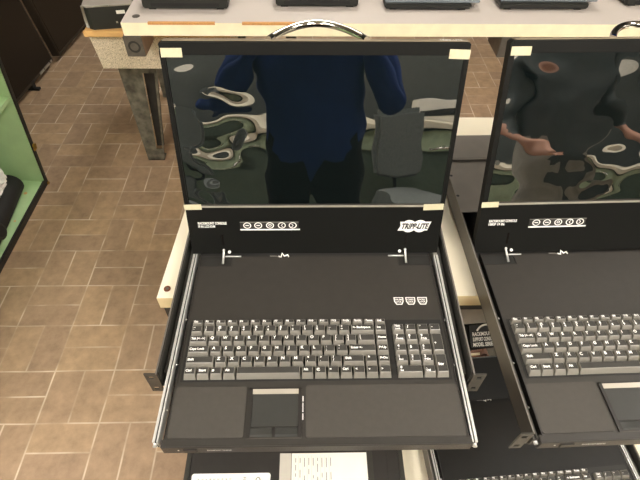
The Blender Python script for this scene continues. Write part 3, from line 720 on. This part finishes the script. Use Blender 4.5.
# ------------------------------------------------------------------ black televisions standing at the back left
def tv(lab, p0, p1, h, lean, w2):
    p0 = Vector(p0); p1 = Vector(p1); d = p1-p0; L = d.length
    t = thing('flat_screen', lab, 'television', (p0.x, p0.y, FLOOR), math.atan2(d.y, d.x))
    t2 = Matrix.Rotation(-lean, 4, 'X')
    b = MB(); b.tm = t2; b.box(0, L, .0, .05, .035, .035+h, 'tvbez', .004); c = b.build('case', t)
    b = MB(); b.tm = t2; b.box(.015, L-.015, -.002, 0, .055, .02+h, 'tvscreen'); b.build('screen', t)
    b = MB(); b.tm = t2
    if w2:
        for x0, x1 in ((L-.035, L-.02), (L-.115, L-.05), (L-.175, L-.125)): b.box(x0, x1, -.003, -.0, .038, .050, 'silver')
        plab(b.build('front_marks', t), 'small silver marks along the bottom bezel')
    for fx in (L*.3, L-.27):
        b = MB(); b.box(fx-.012, fx+.012, -.02, .12, 0, .012, 'rubber'); b.box(fx-.015, fx+.015, .005, .04, .012, .05, 'rubber'); b.build('foot', t)
    return t
tv('large black flat screen leaning nearest the green cabinet', (-1.63, 1.62), (-1.560, 2.55), 1.0, R(7), True)
tv('large dark flat screen standing farther back towards the desk', (-1.540, 2.60), (-1.40, 4.05), 1.0, R(7), False)

# ------------------------------------------------------------------ behind the camera: what the glossy screens mirror
def person(lab, x, y, shirt, trou, reach):
    t = thing('person', lab, 'person', (x, y, FLOOR))
    bm = bmesh.new(); sk = bm.verts.layers.skin.verify()
    V = {}
    def v(n, p, r):
        q = bm.verts.new(p); q[sk].radius = r if isinstance(r, tuple) else (r, r); V[n] = q
    def e(a, c): bm.edges.new((V[a], V[c]))
    v('pel', (0, 0, .93), (.19, .13)); v('wai', (0, 0, 1.08), (.19, .13)); v('che', (0, .0, 1.28), (.20, .13)); v('up', (0, -.01, 1.40), (.12, .08)); v('nek', (0, 0, 1.47), .052)
    v('h0', (0, .02, 1.55), .075); v('h1', (0, .02, 1.66), .085); v('h2', (0, .0, 1.73), .055)
    for a, c in (('pel', 'wai'), ('wai', 'che'), ('che', 'up'), ('up', 'nek'), ('nek', 'h0'), ('h0', 'h1'), ('h1', 'h2')): e(a, c)
    for s, q in ((-1, 'L'), (1, 'R')):
        v(q+'sh', (s*.18, 0, 1.38), .06)
        if reach: v(q+'el', (s*.27, .05, 1.08), .055); v(q+'wr', (s*.15, .15, 1.33), .034); v(q+'ha', (s*.085, .18, 1.43), .03)
        else: v(q+'el', (s*.25, .02, 1.16), .045); v(q+'wr', (s*.22, .20, 1.06), .032); v(q+'ha', (s*.20, .28, 1.03), .032)
        v(q+'hip', (s*.09, 0, .88), .10); v(q+'kn', (s*.11, .02, .48), .065); v(q+'an', (s*.12, -.01, .09), .042); v(q+'to', (s*.13, .14, .045), .04)
        for a, c in (('up', q+'sh'), (q+'sh', q+'el'), (q+'el', q+'wr'), (q+'wr', q+'ha'), ('pel', q+'hip'), (q+'hip', q+'kn'), (q+'kn', q+'an'), (q+'an', q+'to')): e(a, c)
    V['pel'][sk].use_root = True
    me = bpy.data.meshes.new('body'); bm.to_mesh(me); bm.free()
    tmp = bpy.data.objects.new('body', me); col.objects.link(tmp)
    tmp.modifiers.new('s', 'SKIN').use_smooth_shade = True; tmp.modifiers.new('d', 'SUBSURF').levels = 2
    dg = bpy.context.evaluated_depsgraph_get(); m2 = bpy.data.meshes.new_from_object(tmp.evaluated_get(dg))
    bpy.data.objects.remove(tmp)
    for k in ('skin', shirt, trou, 'rubber'): m2.materials.append(MT[k])
    for p in m2.polygons:
        c = p.center; arm = (abs(c.x) > .20 or c.y > .10)
        if c.z < .10: i = 3
        elif c.z < (1.0 if reach else 1.14) and not (arm and c.z > .85 and c.y > .03): i = 2
        elif c.z > 1.45: i = 0
        elif reach: i = 0 if (c.y > .12 and c.z > 1.36) else 1
        elif c.y > .12 or (abs(c.x) > .2 and c.z < 1.16): i = 0
        else: i = 1
        p.material_index = i; p.use_smooth = True
    m2.name = 'body'
    ob = bpy.data.objects.new('body', m2); col.objects.link(ob); ob.parent = t
    b = MB(); b.ball((0, -.005, 1.68), (.088, .10, .085), 'hair', 14); b.build('hair', t)
    b = MB()
    for s in (-1, 1): b.ball((s*.03, .098, 1.635), .010, 'white', 8); b.ball((s*.03, .106, 1.635), .005, 'ink', 8)
    b.tube([(0, .10, 1.63), (0, .122, 1.598), (0, .10, 1.592)], [.007, .012, .006], 'skin', 8); b.tube([(-.022, .098, 1.565), (0, .106, 1.563), (.022, .098, 1.565)], .005, 'rust', 8)
    for s in (-1, 1): b.ball((s*.083, .01, 1.62), (.01, .02, .03), 'skin', 8)
    b.build('face', t)
    b = MB()
    for s in (-1, 1):
        bx, by, bz = (s*.085, .18, 1.43) if reach else (s*.20, .28, 1.03)
        for f in range(4):
            dx = (f-1.5)*.018
            if reach: b.tube([(bx+dx*.3, by, bz+.02+dx*.4), (bx-s*.02, by+.03, bz+.05+dx), (bx-s*.05, by+.03, bz+.055+dx)], [.009, .0085, .007], 'skin', 8)
            else: b.tube([(bx+dx, by+.02, bz), (bx+dx, by+.06, bz-.005), (bx+dx, by+.085-.006*abs(f-1), bz-.022)], [.009, .0085, .007], 'skin', 8)
        b.tube([(bx-s*.02, by-.005, bz), (bx-s*.045, by+.01, bz+.01), (bx-s*.05, by+.035, bz+.015)], [.011, .010, .008], 'skin', 8)
    b.build('fingers', t)
    return t
person('person in navy shirt and black trousers standing before the consoles, mirrored in the screen', 0.0, -.52, 'navy', 'trousers', True)
person('person in grey shirt with bare forearms, mirrored in the right screen', 1.10, -.85, 'greyshirt', 'khaki', False)
b = MB()
t = thing('side_bench', 'long white-topped bench with green drawers, mirrored in the screens', 'bench', (0, -2.6, FLOOR))
b.box(-3.0, 3.4, -.4, .42, .90, .94, 'bench', .003); b.build('bench_top', t)
b = MB(); b.box(-3.0, 3.4, -.38, .36, .08, .90, 'carcass'); b.build('carcass', t)
for i in range(9):
    b = MB(); x = -2.98+i*.71; b.box(x, x+.69, .36, .385, .78, .885, 'drawer', .003); d = b.build('drawer', t)
    b = MB(); b.tube([(x+.28, .385, .80), (x+.28, .41, .80), (x+.41, .41, .80), (x+.41, .385, .80)], .006, 'chrome', 8); b.build('handle', d)
for i, (x, y, rz, lab) in enumerate(((-.75, -1.25, R(20), 'grey office chair at the left, mirrored low in the screen'), (.66, -1.75, R(-25), 'grey office chair at the right, mirrored low in the screen'))):
    t = thing('office_chair', lab, 'chair', (x, y, FLOOR), rz)
    b = MB(); b.box(-.24, .24, -.22, .24, .44, .52, 'fabric', .03); b.build('seat', t)
    b = MB(); b.box(-.21, .21, -.27, -.20, .62, 1.05, 'fabric', .03); b.build('backrest', t)
    b = MB(); b.tube([(0, -.1, .43), (0, -.26, .46), (0, -.275, .70)], .018, 'rubber', 8); b.build('back_support', t)
    b = MB(); b.tube([(0, 0, .10), (0, 0, .45)], .025, 'chrome', 12); b.build('gas_lift', t)
    for j in range(5):
        a = 2*pi*j/5; b = MB(); b.tube([(0, 0, .11), (.28*cos(a), .28*sin(a), .07)], [.025, .016], 'rubber', 8); b.ball((.28*cos(a), .28*sin(a), .03), .03, 'rubber', 10); b.build('leg', t)
for x, y, lab in ((-1.35, -2.45, 'white box on the side bench at the left, mirrored in the screen'), (.95, -2.5, 'white box on the side bench at the right, mirrored in the screen')):
    b = MB(); b.box(-.16, .16, -.12, .12, 0, .16, 'paper', .006); b.box(-.14, .14, .12, .124, .03, .08, 'ink'); tag(b.build('white_box', None, (x, y, FLOOR+.94)), lab, 'box')

# ------------------------------------------------------------------ light and camera
w = bpy.data.worlds.new('World'); sc.world = w; w.use_nodes = True
w.node_tree.nodes['Background'].inputs[0].default_value = (1, .95, .88, 1); w.node_tree.nodes['Background'].inputs[1].default_value = .3

cam = bpy.data.cameras.new('Camera'); co = bpy.data.objects.new('Camera', cam); col.objects.link(co); sc.camera = co
pit, yaw, rol = 0.8501, 0.0294, -0.0170
cp, sp = cos(pit), sin(pit)
F = Vector((sin(yaw)*cp, cos(yaw)*cp, -sp)); Rt = Vector((cos(yaw), -sin(yaw), 0)); Dn = F.cross(Rt)
c, s = cos(rol), sin(rol); R2 = c*Rt+s*Dn; D2 = -s*Rt+c*Dn
m = Matrix.Identity(4)
for i in range(3): m[i][0] = R2[i]; m[i][1] = -D2[i]; m[i][2] = -F[i]
m.translation = Vector((-.0083, -.2208, .6735)); co.matrix_world = m
cam.sensor_width = 36; cam.sensor_fit = 'HORIZONTAL'; cam.lens = 36*480.02/640; cam.clip_start = .01
sc.view_settings.view_transform = 'Standard'; sc.view_settings.look = 'None'; sc.view_settings.exposure = 0.0
